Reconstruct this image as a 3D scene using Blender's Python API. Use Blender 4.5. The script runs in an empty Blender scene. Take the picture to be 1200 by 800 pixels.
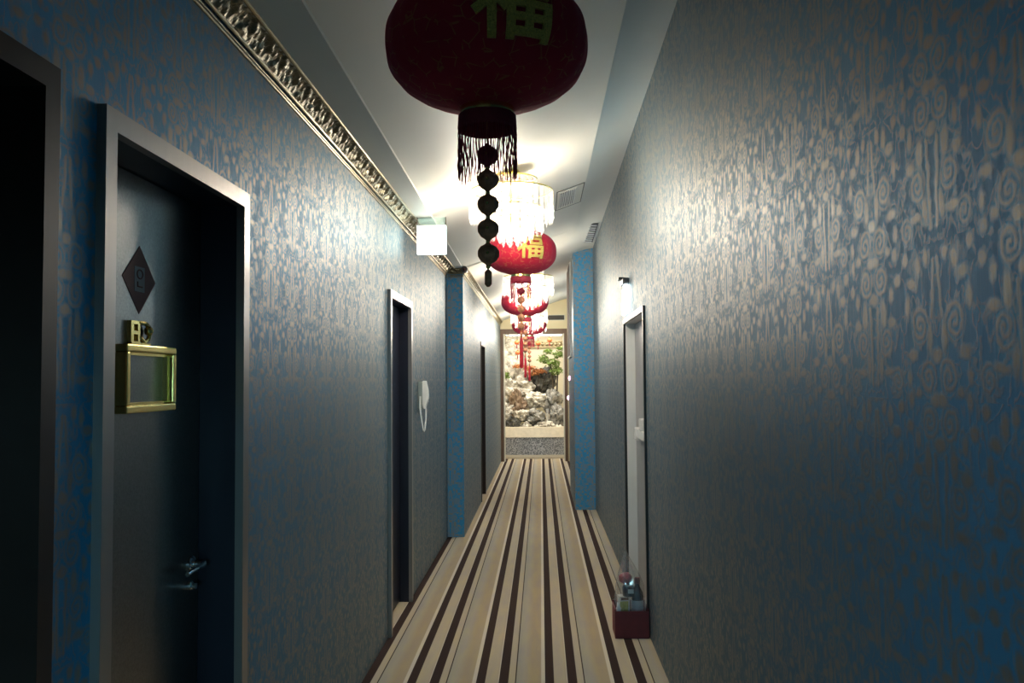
import bpy, bmesh, math, random
from mathutils import Vector, Matrix, noise
random.seed(7)
PI = math.pi
SC = bpy.context.scene
C = SC.collection

# ------------------------------------------------------------------ materials
def new_mat(name):
    m = bpy.data.materials.new(name); m.use_nodes = True
    nt = m.node_tree; nt.nodes.clear()
    out = nt.nodes.new('ShaderNodeOutputMaterial')
    return m, nt, out

class E:
    """scalar shader expression"""
    nt = None
    def __init__(s, v): s.v = v
    @staticmethod
    def op(o, *a, clamp=False):
        n = E.nt.nodes.new('ShaderNodeMath'); n.operation = o; n.use_clamp = clamp
        for i, x in enumerate(a):
            x = x.v if isinstance(x, E) else x
            if isinstance(x, (int, float)): n.inputs[i].default_value = x
            else: E.nt.links.new(x, n.inputs[i])
        return E(n.outputs[0])
    def __add__(s, o): return E.op('ADD', s, o)
    __radd__ = __add__
    def __sub__(s, o): return E.op('SUBTRACT', s, o)
    def __rsub__(s, o): return E.op('SUBTRACT', o, s)
    def __mul__(s, o): return E.op('MULTIPLY', s, o)
    __rmul__ = __mul__
    def __truediv__(s, o): return E.op('DIVIDE', s, o)
def eabs(a): return E.op('ABSOLUTE', a)
def emin(a, b): return E.op('MINIMUM', a, b)
def emax(a, b): return E.op('MAXIMUM', a, b)
def efloor(a): return E.op('FLOOR', a)
def emod(a, b): return E.op('FLOORED_MODULO', a, b)
def esqrt(a): return E.op('SQRT', a)
def step_in(d, w):                       # 1 inside (d<0), soft edge of half width w
    return E.op('ADD', E.op('DIVIDE', d, -2.0 * w), 0.5, clamp=True)

def link(nt, a, b): nt.links.new(a.v if isinstance(a, E) else a, b)

def principled(nt, out, color=(.8, .8, .8), rough=.5, metal=0., spec=.5):
    p = nt.nodes.new('ShaderNodeBsdfPrincipled')
    p.inputs['Base Color'].default_value = (*color, 1)
    p.inputs['Roughness'].default_value = rough
    p.inputs['Metallic'].default_value = metal
    p.inputs['Specular IOR Level'].default_value = spec
    nt.links.new(p.outputs[0], out.inputs[0])
    return p

def mat(name, color, rough=.5, metal=0., spec=.5, vary=.08, scale=12., bump=0., sheen=0., stretch=(1, 1, 1), emit=None, coat=0.):
    """principled material whose colour and roughness wander a little with object-space noise"""
    m, nt, out = new_mat(name)
    p = principled(nt, out, color, rough, metal, spec)
    tc = nt.nodes.new('ShaderNodeTexCoord'); mp = nt.nodes.new('ShaderNodeMapping')
    mp.inputs['Scale'].default_value = stretch
    nz = nt.nodes.new('ShaderNodeTexNoise'); nz.inputs['Scale'].default_value = scale; nz.inputs['Detail'].default_value = 4
    nt.links.new(tc.outputs['Object'], mp.inputs[0]); nt.links.new(mp.outputs[0], nz.inputs[0])
    mx = nt.nodes.new('ShaderNodeMix'); mx.data_type = 'RGBA'
    a = tuple(max(0, c * (1 - vary * 2)) for c in color); b = tuple(min(1, c * (1 + vary * 2)) for c in color)
    mx.inputs['A'].default_value = (*a, 1); mx.inputs['B'].default_value = (*b, 1)
    nt.links.new(nz.outputs[0], mx.inputs['Factor']); nt.links.new(mx.outputs['Result'], p.inputs['Base Color'])
    if bump:
        bp = nt.nodes.new('ShaderNodeBump'); bp.inputs['Strength'].default_value = bump; bp.inputs['Distance'].default_value = .01
        nt.links.new(nz.outputs[0], bp.inputs['Height']); nt.links.new(bp.outputs[0], p.inputs['Normal'])
    if sheen:
        p.inputs['Sheen Weight'].default_value = sheen; p.inputs['Sheen Roughness'].default_value = .4
        p.inputs['Sheen Tint'].default_value = (*[min(1, c * 2 + .1) for c in color], 1)
    if coat: p.inputs['Coat Weight'].default_value = coat
    if emit:
        p.inputs['Emission Color'].default_value = (*emit[0], 1); p.inputs['Emission Strength'].default_value = emit[1]
    return m

def wallpaper(name):
    m, nt, out = new_mat(name); E.nt = nt
    p = principled(nt, out)
    g = nt.nodes.new('ShaderNodeNewGeometry')
    sp = nt.nodes.new('ShaderNodeSeparateXYZ'); nt.links.new(g.outputs['Position'], sp.inputs[0])
    sn = nt.nodes.new('ShaderNodeSeparateXYZ'); nt.links.new(g.outputs['True Normal'], sn.inputs[0])
    fx = E.op('GREATER_THAN', eabs(E(sn.outputs[0])), .5)
    h = fx * E(sp.outputs[1]) + (1 - fx) * E(sp.outputs[0])
    v = E(sp.outputs[2])
    # hand-printed wander of the outlines
    cb = nt.nodes.new('ShaderNodeCombineXYZ'); link(nt, h, cb.inputs[0]); link(nt, v, cb.inputs[1])
    wn = nt.nodes.new('ShaderNodeTexNoise'); wn.inputs['Scale'].default_value = 26; wn.inputs['Detail'].default_value = 3
    nt.links.new(cb.outputs[0], wn.inputs[0])
    sc = nt.nodes.new('ShaderNodeSeparateColor'); nt.links.new(wn.outputs['Color'], sc.inputs[0])
    CW, PH = .265, .53
    col = efloor((h + .015) / CW)
    v2 = v + emod(col, 2.0) * (PH / 2) + .03
    u = eabs(h + .015 - (col + .5) * CW) + (E(sc.outputs[0]) - .5) * .014
    w = emod(v2, PH) - PH / 2 + (E(sc.outputs[1]) - .5) * .014
    aw = eabs(w)
    def ell(cx, cy, rx, ry, uu=u, ww=w):
        a = (uu - cx) / rx; b = (ww - cy) / ry
        return (esqrt(a * a + b * b) - 1.0) * min(rx, ry)
    def ring(cx, cy, rx, ry, t, uu=u, ww=w): return eabs(ell(cx, cy, rx, ry, uu, ww)) - t
    def spiral(cx, cy, R, pitch, uu=u, ww=w, flip=1):
        a = uu - cx; b = ww - cy; r = esqrt(a * a + b * b)
        th = E.op('ARCTAN2', b * flip, a) / (2 * PI)
        return emax((eabs(emod(r / pitch - th, 1.0) - .5) - .27) * pitch, r - R)
    parts = [
        spiral(.036, .037, .031, .0155, u, aw), spiral(.062, .128, .034, .016), spiral(.058, -.158, .030, .015, flip=-1), spiral(.104, -.232, .024, .013),
        ell(.012, 0, .018, .012), ell(.074, .012, .012, .009), ell(.0, .074, .020, .013, u, aw), ell(.104, 0, .010, .014), ell(.026, .106, .010, .030), ell(.094, .078, .020, .010),
        ell(.108, .038, .009, .014), ell(.112, -.048, .013, .012), ell(.083, -.072, .010, .015),
        eabs(u - .020 + (w - .12) * .12) - .005 + emax(0.0, eabs(w - .19) - .05),                    # rising spires
        eabs(u - .016 - (w + .15) * .05) - .005 + emax(0.0, eabs(w + .165) - .075),
        ell(.046, -.105, .013, .028), ell(.084, -.122, .018, .012), ell(.030, -.205, .010, .026), ell(.066, -.215, .024, .009), ell(.110, .165, .010, .020),
        ell(.092, .205, .018, .011), ell(.066, .232, .011, .020), ell(.116, .25, .012, .012), ell(.036, .245, .010, .014),
    ]
    d = parts[0]
    for q in parts[1:]: d = emin(d, q)
    # woven vertical slub and the broken print of the metallic ink
    mp = nt.nodes.new('ShaderNodeMapping'); mp.inputs['Scale'].default_value = (160, 5, 1)
    nt.links.new(cb.outputs[0], mp.inputs[0])
    sl = nt.nodes.new('ShaderNodeTexNoise'); sl.inputs['Scale'].default_value = 1; sl.inputs['Detail'].default_value = 2
    nt.links.new(mp.outputs[0], sl.inputs[0])
    blot = nt.nodes.new('ShaderNodeTexNoise'); blot.inputs['Scale'].default_value = 75; blot.inputs['Detail'].default_value = 3
    nt.links.new(cb.outputs[0], blot.inputs[0])
    bl = E(blot.outputs[0])
    fl = nt.nodes.new('ShaderNodeTexNoise'); fl.inputs['Scale'].default_value = 17; fl.inputs['Detail'].default_value = 1.5; fl.inputs['Distortion'].default_value = 1.2
    cb2 = nt.nodes.new('ShaderNodeCombineXYZ'); link(nt, u * 1.25 + emod(col, 2.0) * 7, cb2.inputs[0]); link(nt, w * .8, cb2.inputs[1])
    nt.links.new(cb2.outputs[0], fl.inputs[0])
    scroll = (eabs(E(fl.outputs[0]) - .5) - .007) * .09          # thin curling tendrils, mirrored about each column
    d = emin(d, scroll)
    mask = step_in(d + (bl - .50) * .016 - .0004, .0045)
    mk = E.op('MULTIPLY', mask, bl * 1.2 + .35, clamp=True)
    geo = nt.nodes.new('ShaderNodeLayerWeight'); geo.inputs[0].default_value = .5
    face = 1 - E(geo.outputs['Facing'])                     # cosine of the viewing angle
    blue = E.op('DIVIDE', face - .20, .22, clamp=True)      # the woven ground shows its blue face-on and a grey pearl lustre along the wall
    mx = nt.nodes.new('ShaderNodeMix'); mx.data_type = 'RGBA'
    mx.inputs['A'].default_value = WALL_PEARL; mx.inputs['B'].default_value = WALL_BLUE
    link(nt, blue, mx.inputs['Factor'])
    gr = nt.nodes.new('ShaderNodeMix'); gr.data_type = 'RGBA'; gr.inputs['B'].default_value = WALL_GOLD
    nt.links.new(mx.outputs['Result'], gr.inputs['A']); link(nt, mk, gr.inputs['Factor'])
    nt.links.new(gr.outputs['Result'], p.inputs['Base Color'])
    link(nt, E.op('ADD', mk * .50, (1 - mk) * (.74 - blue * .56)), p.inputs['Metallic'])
    link(nt, .60 - mk * .15 + (E(sl.outputs[0]) - .5) * .2, p.inputs['Roughness'])
    bp = nt.nodes.new('ShaderNodeBump'); bp.inputs['Strength'].default_value = .14; bp.inputs['Distance'].default_value = .0015
    link(nt, mask * .8 + E(sl.outputs[0]) * .8, bp.inputs['Height']); nt.links.new(bp.outputs[0], p.inputs['Normal'])
    p.inputs['Specular IOR Level'].default_value = .5
    return m

def carpet():
    m, nt, out = new_mat('carpet'); E.nt = nt
    p = principled(nt, out, rough=.95, spec=.15)
    g = nt.nodes.new('ShaderNodeNewGeometry')
    sp = nt.nodes.new('ShaderNodeSeparateXYZ'); nt.links.new(g.outputs['Position'], sp.inputs[0])
    P = .367
    t = emod(E(sp.outputs[0]) + .726 + 2 * P, P) / P
    rp = nt.nodes.new('ShaderNodeValToRGB'); cr = rp.color_ramp; cr.interpolation = 'LINEAR'
    DK = (.040, .022, .017); CR = (.46, .385, .27); TAN = (.40, .315, .20); GB = (.36, .335, .265); WH = (.62, .55, .42)
    stops = [(0, DK), (.122, DK), (.126, CR), (.31, CR), (.314, WH), (.32, WH), (.324, DK), (.458, DK), (.462, CR), (.555, CR), (.559, DK), (.572, DK), (.576, GB),
             (.68, (.40, .35, .26)), (.80, TAN), (.93, TAN), (.945, WH), (.992, WH), (.996, DK)]
    while len(cr.elements) < len(stops): cr.elements.new(.5)
    for e, (pos, c) in zip(cr.elements, stops): e.position = pos; e.color = (*c, 1)
    link(nt, t, rp.inputs[0])
    cb = nt.nodes.new('ShaderNodeMapping'); cb.inputs['Scale'].default_value = (9, 1.3, 1)
    nt.links.new(g.outputs['Position'], cb.inputs[0])
    nz = nt.nodes.new('ShaderNodeTexNoise'); nz.inputs['Scale'].default_value = 2.2; nz.inputs['Detail'].default_value = 4
    nt.links.new(cb.outputs[0], nz.inputs[0])
    nf = nt.nodes.new('ShaderNodeTexNoise'); nf.inputs['Scale'].default_value = 320; nf.inputs['Detail'].default_value = 2
    nt.links.new(g.outputs['Position'], nf.inputs[0])
    mx = nt.nodes.new('ShaderNodeMix'); mx.data_type = 'RGBA'; mx.blend_type = 'MULTIPLY'; mx.inputs['Factor'].default_value = 1
    cc = nt.nodes.new('ShaderNodeCombineColor')
    k = E(nz.outputs[0])
    link(nt, (k * .35 + .82) * (E(nf.outputs[0]) * .3 + .85), cc.inputs[0]); link(nt, (k * .30 + .84) * (E(nf.outputs[0]) * .3 + .85), cc.inputs[1]); link(nt, (1.18 - k * .3) * (E(nf.outputs[0]) * .3 + .85), cc.inputs[2])
    nt.links.new(rp.outputs[0], mx.inputs['A']); nt.links.new(cc.outputs[0], mx.inputs['B'])
    nt.links.new(mx.outputs['Result'], p.inputs['Base Color'])
    bp = nt.nodes.new('ShaderNodeBump'); bp.inputs['Strength'].default_value = .3; bp.inputs['Distance'].default_value = .003
    nt.links.new(nf.outputs[0], bp.inputs['Height']); nt.links.new(bp.outputs[0], p.inputs['Normal'])
    return m

def lantern_cloth():
    m, nt, out = new_mat('lantern_velvet'); E.nt = nt
    p = principled(nt, out, rough=.75, spec=.25)
    tc = nt.nodes.new('ShaderNodeTexCoord')
    vo = nt.nodes.new('ShaderNodeTexVoronoi'); vo.feature = 'DISTANCE_TO_EDGE'; vo.inputs['Scale'].default_value = 26
    nz = nt.nodes.new('ShaderNodeTexNoise'); nz.inputs['Scale'].default_value = 30; nz.inputs['Detail'].default_value = 3
    nt.links.new(tc.outputs['Object'], nz.inputs[0]); nt.links.new(tc.outputs['Object'], vo.inputs[0])
    edge = step_in(E(vo.outputs[0]) - .035, .012) * step_in(.52 - E(nz.outputs[0]), .03)
    mx = nt.nodes.new('ShaderNodeMix'); mx.data_type = 'RGBA'
    mx.inputs['A'].default_value = (.30, .006, .022, 1); mx.inputs['B'].default_value = (.42, .17, .07, 1)
    link(nt, edge * .7, mx.inputs['Factor']); nt.links.new(mx.outputs['Result'], p.inputs['Base Color'])
    link(nt, edge * .5, p.inputs['Metallic'])
    p.inputs['Sheen Weight'].default_value = .25; p.inputs['Sheen Tint'].default_value = (.8, .1, .2, 1)
    return m

def crystal_mat():
    m, nt, out = new_mat('cut_crystal')
    tr = nt.nodes.new('ShaderNodeBsdfTransparent'); tr.inputs[0].default_value = (.97, .97, .96, 1)
    tl = nt.nodes.new('ShaderNodeBsdfTranslucent'); tl.inputs[0].default_value = (.95, .93, .88, 1)
    gl = nt.nodes.new('ShaderNodeBsdfGlossy'); gl.inputs['Roughness'].default_value = .08
    lw = nt.nodes.new('ShaderNodeLayerWeight'); lw.inputs[0].default_value = .35
    tc = nt.nodes.new('ShaderNodeTexCoord'); nz = nt.nodes.new('ShaderNodeTexNoise'); nz.inputs['Scale'].default_value = 40
    nt.links.new(tc.outputs['Object'], nz.inputs[0])
    m1 = nt.nodes.new('ShaderNodeMixShader'); m1.inputs[0].default_value = .05
    nt.links.new(tr.outputs[0], m1.inputs[1]); nt.links.new(tl.outputs[0], m1.inputs[2])
    m2 = nt.nodes.new('ShaderNodeMixShader')
    E.nt = nt
    link(nt, E(lw.outputs['Facing']) * .22 + E(nz.outputs[0]) * .06, m2.inputs[0])
    nt.links.new(m1.outputs[0], m2.inputs[1]); nt.links.new(gl.outputs[0], m2.inputs[2])
    nt.links.new(m2.outputs[0], out.inputs[0])
    return m

def film_mat(name, clear=.8, tint=(1, 1, 1), rough=.12):
    m, nt, out = new_mat(name); E.nt = nt
    tr = nt.nodes.new('ShaderNodeBsdfTransparent'); tr.inputs[0].default_value = (*tint, 1)
    df = nt.nodes.new('ShaderNodeBsdfDiffuse'); df.inputs[0].default_value = (.8, .8, .8, 1)
    gl = nt.nodes.new('ShaderNodeBsdfGlossy'); gl.inputs['Roughness'].default_value = rough
    tc = nt.nodes.new('ShaderNodeTexCoord'); nz = nt.nodes.new('ShaderNodeTexNoise'); nz.inputs['Scale'].default_value = 25
    nt.links.new(tc.outputs['Object'], nz.inputs[0])
    a = nt.nodes.new('ShaderNodeMixShader'); link(nt, (1 - clear) * (E(nz.outputs[0]) * 1.2 + .4), a.inputs[0])
    nt.links.new(tr.outputs[0], a.inputs[1]); nt.links.new(df.outputs[0], a.inputs[2])
    b = nt.nodes.new('ShaderNodeMixShader'); link(nt, E(nz.outputs[0]) * .3, b.inputs[0])
    nt.links.new(a.outputs[0], b.inputs[1]); nt.links.new(gl.outputs[0], b.inputs[2])
    nt.links.new(b.outputs[0], out.inputs[0])
    return m

def emit_mat(name, color, strength):
    m, nt, out = new_mat(name)
    e = nt.nodes.new('ShaderNodeEmission'); e.inputs[0].default_value = (*color, 1); e.inputs[1].default_value = strength
    nt.links.new(e.outputs[0], out.inputs[0])
    return m

def rock_mat(name, a, b):
    m, nt, out = new_mat(name)
    p = principled(nt, out, rough=.85, spec=.3)
    tc = nt.nodes.new('ShaderNodeTexCoord'); nz = nt.nodes.new('ShaderNodeTexNoise'); nz.inputs['Scale'].default_value = 9; nz.inputs['Detail'].default_value = 8
    nz.inputs['Roughness'].default_value = .7
    nt.links.new(tc.outputs['Object'], nz.inputs[0])
    r = nt.nodes.new('ShaderNodeValToRGB'); r.color_ramp.elements[0].position = .38; r.color_ramp.elements[1].position = .6
    r.color_ramp.elements[0].color = (*b, 1); r.color_ramp.elements[1].color = (*a, 1)
    nt.links.new(nz.outputs[0], r.inputs[0]); nt.links.new(r.outputs[0], p.inputs['Base Color'])
    bp = nt.nodes.new('ShaderNodeBump'); bp.inputs['Strength'].default_value = .8; bp.inputs['Distance'].default_value = .03
    nt.links.new(nz.outputs[0], bp.inputs['Height']); nt.links.new(bp.outputs[0], p.inputs['Normal'])
    return m

def granite_mat():
    m, nt, out = new_mat('speckled_granite')
    p = principled(nt, out, rough=.6)
    tc = nt.nodes.new('ShaderNodeTexCoord'); nz = nt.nodes.new('ShaderNodeTexNoise'); nz.inputs['Scale'].default_value = 55; nz.inputs['Detail'].default_value = 6
    nt.links.new(tc.outputs['Object'], nz.inputs[0])
    r = nt.nodes.new('ShaderNodeValToRGB'); r.color_ramp.elements[0].position = .4; r.color_ramp.elements[1].position = .62
    r.color_ramp.elements[0].color = (.10, .115, .14, 1); r.color_ramp.elements[1].color = (.60, .63, .68, 1)
    nt.links.new(nz.outputs[0], r.inputs[0]); nt.links.new(r.outputs[0], p.inputs['Base Color'])
    return m

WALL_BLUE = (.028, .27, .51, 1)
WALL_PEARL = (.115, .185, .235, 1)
WALL_GOLD = (.27, .245, .205, 1)
EXPO = 1.3
CH_POWER = 31
DAY = 270
M = dict(
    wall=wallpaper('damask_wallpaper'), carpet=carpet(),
    ceil=mat('cream_paint', (.74, .70, .62), .55, vary=.02, scale=3, spec=.4),
    strip=mat('white_paint', (.78, .76, .73), .5, vary=.02, scale=3),
    end=mat('yellow_plaster', (.74, .62, .38), .7, vary=.03, scale=4),
    gold=mat('gilt_moulding', (.34, .28, .17), .35, .9, vary=.15, scale=40),
    gilt=mat('gilt_plaster', (.23, .19, .115), .4, .7, vary=.2, scale=60, bump=.3),
    brass=mat('brass', (.80, .60, .20), .22, 1., vary=.06, scale=20),
    trimmetal=mat('grey_metal', (.33, .29, .27), .32, .75, vary=.05, scale=30, stretch=(1, 1, .05)),
    darkjamb=mat('dark_navy_paint', (.012, .013, .024), .38, vary=.15, scale=6, spec=.4),
    leaf=mat('dark_door_paint', (.20, .19, .18), .30, .95, vary=.2, scale=160, spec=.5, bump=.02),
    brownmetal=mat('dark_brown_metal', (.035, .022, .018), .35, .5, vary=.1),
    black=mat('black_plastic', (.012, .012, .013), .35, vary=.1),
    greyjamb=mat('light_grey_paint', (.66, .67, .66), .4, .1, vary=.03),
    greyleaf=mat('mid_grey_paint', (.42, .40, .39), .35, .3, vary=.05),
    white=mat('white_plastic', (.72, .72, .70), .35, vary=.03),
    intercombase=mat('grey_green_plastic', (.24, .27, .25), .4, vary=.03),
    chrome=mat('chrome', (.72, .74, .78), .12, 1., vary=.03),
    wood=mat('brown_wood', (.14, .078, .046), .45, vary=.2, scale=10, stretch=(6, 6, .6)),
    creamwood=mat('cream_trim_paint', (.68, .64, .54), .5, vary=.03),
    velvet=lantern_cloth(),
    redtrim=mat('red_velvet_band', (.20, .008, .022), .8, vary=.15, scale=40, sheen=.3),
    strand=mat('red_bead_strand', (.22, .010, .030), .45, vary=.25, scale=90, spec=.5),
    tassel=mat('red_silk', (.45, .015, .03), .55, vary=.2, scale=60, stretch=(6, 6, .5), sheen=.3),
    bronze=mat('bronze_brocade', (.46, .19, .10), .6, .15, vary=.4, scale=70),
    beadred=mat('red_brocade', (.20, .012, .025), .6, vary=.3, scale=60, sheen=.2),
    glitter=mat('gold_glitter', (.62, .46, .12), .38, .85, vary=.35, scale=220, bump=.9),
    crystal=crystal_mat(), bulb=emit_mat('warm_bulb', (1, .95, .85), 35),
    exit=emit_mat('lit_exit_panel', (.80, 1, .95), 2.6), exitw=emit_mat('lit_wall_sign', (.80, .97, 1), 5.0),
    acrylic=film_mat('clear_acrylic', .9, (.80, .95, .92), .05),
    bag=film_mat('clear_cellophane', .87, (.97, .97, .97), .10),
    boxred=mat('red_card', (.16, .008, .012), .5, vary=.12, scale=30),
    wine=mat('dark_bottle_glass', (.035, .008, .010), .22, vary=.2),
    paper=mat('white_paper', (.70, .70, .68), .7, vary=.05, scale=30),
    paperblue=mat('pale_blue_label', (.62, .62, .68), .6, vary=.1, scale=40),
    yellow=mat('yellow_green_print', (.48, .46, .08), .6, vary=.25, scale=60),
    pinkpack=mat('red_white_wrapper', (.45, .07, .09), .35, vary=.6, scale=30),
    sticker=mat('faded_red_paper', (.22, .085, .075), .7, vary=.08, scale=30),
    stickpale=mat('pale_paper', (.30, .27, .28), .7, vary=.08, scale=30),
    panel=mat('brown_grey_panel', (.16, .115, .10), .9, spec=.1, vary=.1, scale=20),
    pink=emit_mat('pink_call_lamp', (1, .45, .70), 4.0),
    slot=mat('dark_vent', (.06, .052, .04), .6, vary=.2),
    grilldark=mat('dark_grille', (.055, .05, .055), .5, vary=.1),
    granite=granite_mat(),
    rim=mat('cream_stone', (.62, .55, .43), .6, vary=.12, scale=14),
    gardenwall=mat('cream_garden_wall', (.76, .70, .54), .8, vary=.04, scale=4),
    rockpale=rock_mat('pale_limestone', (.78, .74, .66), (.24, .22, .18)),
    rockgrey=rock_mat('grey_limestone', (.46, .45, .42), (.07, .07, .065)),
    rockdark=rock_mat('dark_stone', (.16, .16, .15), (.015, .015, .015)),
    rockbrown=rock_mat('brown_stone', (.38, .28, .20), (.09, .06, .04)),
    leafg=mat('green_leaf', (.16, .25, .05), .55, vary=.5, scale=25),
    leafo=mat('orange_leaf', (.50, .20, .07), .6, vary=.4, scale=25),
    bark=mat('dark_bark', (.05, .038, .026), .8, vary=.3, scale=40),
    orange=mat('orange_red_silk', (.62, .13, .04), .6, vary=.3, scale=40),
    water=film_mat('falling_water', .45, (.95, .97, 1), .1),
    pebble=mat('white_pebble', (.74, .72, .66), .7, vary=.15, scale=30),
    tube=emit_mat('garden_strip_lamp', (1, .96, .86), 9.0),
)

# ------------------------------------------------------------------ mesh helpers
class MB:
    def __init__(s): s.b = bmesh.new()
    def box(s, x0, x1, y0, y1, z0, z1):
        r = bmesh.ops.create_cube(s.b, size=1)['verts']
        for v in r:
            v.co = Vector((x0 + (v.co.x + .5) * (x1 - x0), y0 + (v.co.y + .5) * (y1 - y0), z0 + (v.co.z + .5) * (z1 - z0)))
        return s
    def bev(s, w, seg=2):
        bmesh.ops.bevel(s.b, geom=list(s.b.edges), offset=w, segments=seg, affect='EDGES', clamp_overlap=True, profile=.6)
        return s
    def lathe(s, prof, n=32, c=(0, 0, 0), cap=True, ribs=0, ribd=0.):
        rings = []
        for r, z in prof:
            ring = []
            for k in range(n):
                a = 2 * PI * k / n
                rr = r * (1 - ribd * (0.5 - 0.5 * math.cos(ribs * a))) if ribs else r
                ring.append(s.b.verts.new((c[0] + rr * math.cos(a), c[1] + rr * math.sin(a), c[2] + z)))
            rings.append(ring)
        for A, B in zip(rings, rings[1:]):
            for k in range(n):
                s.b.faces.new((A[k], A[(k + 1) % n], B[(k + 1) % n], B[k]))
        if cap:
            s.b.faces.new(list(reversed(rings[0]))); s.b.faces.new(rings[-1])
        return s
    def tube(s, pts, r, n=8, cap=True):
        pts = [Vector(p) for p in pts]; rad = r if isinstance(r, (list, tuple)) else [r] * len(pts)
        rings = []; ref = None
        for i, p in enumerate(pts):
            t = (pts[min(i + 1, len(pts) - 1)] - pts[max(i - 1, 0)]).normalized()
            if ref is None: ref = Vector((1, 0, 0)) if abs(t.x) < .8 else Vector((0, 1, 0))
            a = (ref - t * ref.dot(t)).normalized(); b = t.cross(a); ref = a
            rings.append([s.b.verts.new(p + (a * math.cos(2 * PI * k / n) + b * math.sin(2 * PI * k / n)) * rad[i]) for k in range(n)])
        for A, B in zip(rings, rings[1:]):
            for k in range(n): s.b.faces.new((A[k], A[(k + 1) % n], B[(k + 1) % n], B[k]))
        if cap: s.b.faces.new(list(reversed(rings[0]))); s.b.faces.new(rings[-1])
        return s
    def prism(s, poly, fn, a, b):
        """poly of 2-D points extruded: fn(p, t) gives the 3-D point at t=a and t=b"""
        A = [s.b.verts.new(fn(p, a)) for p in poly]; B = [s.b.verts.new(fn(p, b)) for p in poly]
        n = len(poly)
        for k in range(n): s.b.faces.new((A[k], A[(k + 1) % n], B[(k + 1) % n], B[k]))
        s.b.faces.new(list(reversed(A))); s.b.faces.new(B)
        return s
    def ball(s, c, r, seg=16, sc=(1, 1, 1)):
        q = bmesh.ops.create_uvsphere(s.b, u_segments=seg, v_segments=max(6, seg // 2), radius=r)['verts']
        for v in q: v.co = Vector((v.co.x * sc[0] + c[0], v.co.y * sc[1] + c[1], v.co.z * sc[2] + c[2]))
        return s
    def torus(s, R, r, z=0, n=48, m=8, c=(0, 0)):
        rings = []
        for k in range(n):
            a = 2 * PI * k / n
            rings.append([s.b.verts.new((c[0] + (R + r * math.cos(2 * PI * j / m)) * math.cos(a), c[1] + (R + r * math.cos(2 * PI * j / m)) * math.sin(a), z + r * math.sin(2 * PI * j / m))) for j in range(m)])
        for k in range(n):
            A, B = rings[k], rings[(k + 1) % n]
            for j in range(m): s.b.faces.new((A[j], B[j], B[(j + 1) % m], A[(j + 1) % m]))
        return s
    def done(s, name, m, parent=None, smooth=False, kind=None, loc=None):
        bmesh.ops.recalc_face_normals(s.b, faces=list(s.b.faces))
        me = bpy.data.meshes.new(name); s.b.to_mesh(me); s.b.free()
        me.materials.append(M[m] if isinstance(m, str) else m)
        if smooth:
            for p in me.polygons: p.use_smooth = True
            try: me.set_sharp_from_angle(angle=math.radians(40))
            except Exception: pass
        o = bpy.data.objects.new(name, me); C.objects.link(o)
        if parent: o.parent = parent
        if kind: o['kind'] = kind
        if loc: o.location = loc
        return o

def tag(o, label, cat, group=None):
    o['label'] = label; o['category'] = cat
    if group: o['group'] = group
    return o
def thing(name, label, cat, loc=(0, 0, 0), rz=0, group=None):
    o = bpy.data.objects.new(name, None); C.objects.link(o)
    o.location = loc; o.rotation_euler = (0, 0, rz); o.empty_display_size = .1
    return tag(o, label, cat, group)
def struct(o): o['kind'] = 'structure'; return o
def dup(o, parent=None):
    c = o.copy(); C.objects.link(c)
    if parent: c.parent = parent
    for ch in list(o.children): dup(ch, c)
    return c

# ------------------------------------------------------------------ room shell
XL, XL2, XR, XCOL, XR2 = -.97, -.80, .66, .41, .55
YP, YC0, YC1, YE = 8.8, 10.61, 12.5, 16.9
YB = -2.2
ZC = 3.16
struct(MB().box(-1.4, 1.2, YB, 20.2, -.1, 0).done('floor', 'carpet'))

def wall_run(mb, xa, xb, y0, y1, z1, openings):
    """wall between planes xa and xb, from y0 to y1, floor to z1, with door openings (ya, yb, top)"""
    y = y0
    for a, b, t in sorted(openings):
        mb.box(xa, xb, y, a, 0, z1); mb.box(xa, xb, a, b, t, z1); y = b
    mb.box(xa, xb, y, y1, 0, z1)
D1, D2, D3, D4, D5 = (.72, 1.64, 2.225), (1.82, 2.745, 2.215), (5.375, 6.29, 2.185), (11.31, 12.15, 2.12), (5.40, 6.72, 2.065)
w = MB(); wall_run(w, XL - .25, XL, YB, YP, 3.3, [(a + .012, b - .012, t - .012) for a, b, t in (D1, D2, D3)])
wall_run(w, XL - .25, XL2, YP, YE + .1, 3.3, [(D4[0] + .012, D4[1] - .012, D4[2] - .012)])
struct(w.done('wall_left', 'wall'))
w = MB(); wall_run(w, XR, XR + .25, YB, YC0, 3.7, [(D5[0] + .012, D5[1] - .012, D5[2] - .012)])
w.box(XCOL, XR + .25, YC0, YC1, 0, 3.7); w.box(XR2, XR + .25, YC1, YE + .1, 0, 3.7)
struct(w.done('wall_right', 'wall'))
w = MB(); w.box(XL - .25, -.55, YB - .1, YB, 0, 3.7).box(.25, XR + .25, YB - .1, YB, 0, 3.7).box(-.55, .25, YB - .1, YB, 0, .5).box(-.55, .25, YB - .1, YB, 1.7, 3.7)
struct(w.done('wall_back', 'wall'))
w = MB()
for r in ((-.56, -.50, .49, 1.71), (.20, .26, .49, 1.71), (-.50, .20, .49, .55), (-.50, .20, 1.65, 1.71), (-.17, -.13, .55, 1.65)): w.box(r[0], r[1], YB - .11, YB + .02, r[2], r[3])
win = struct(w.done('added_window_1', 'white'))  # unseen window, added so cool light reaches the nearest walls
w = MB(); w.box(-.50, .20, YB - .06, YB - .055, .55, 1.65); w.done('window_pane', 'acrylic', win)
sk_ = bpy.data.lights.new('added_daylight', 'AREA'); sk_.shape = 'RECTANGLE'; sk_.size = 1.6; sk_.size_y = .8; sk_.energy = DAY; sk_.color = (.46, .76, 1)
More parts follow.
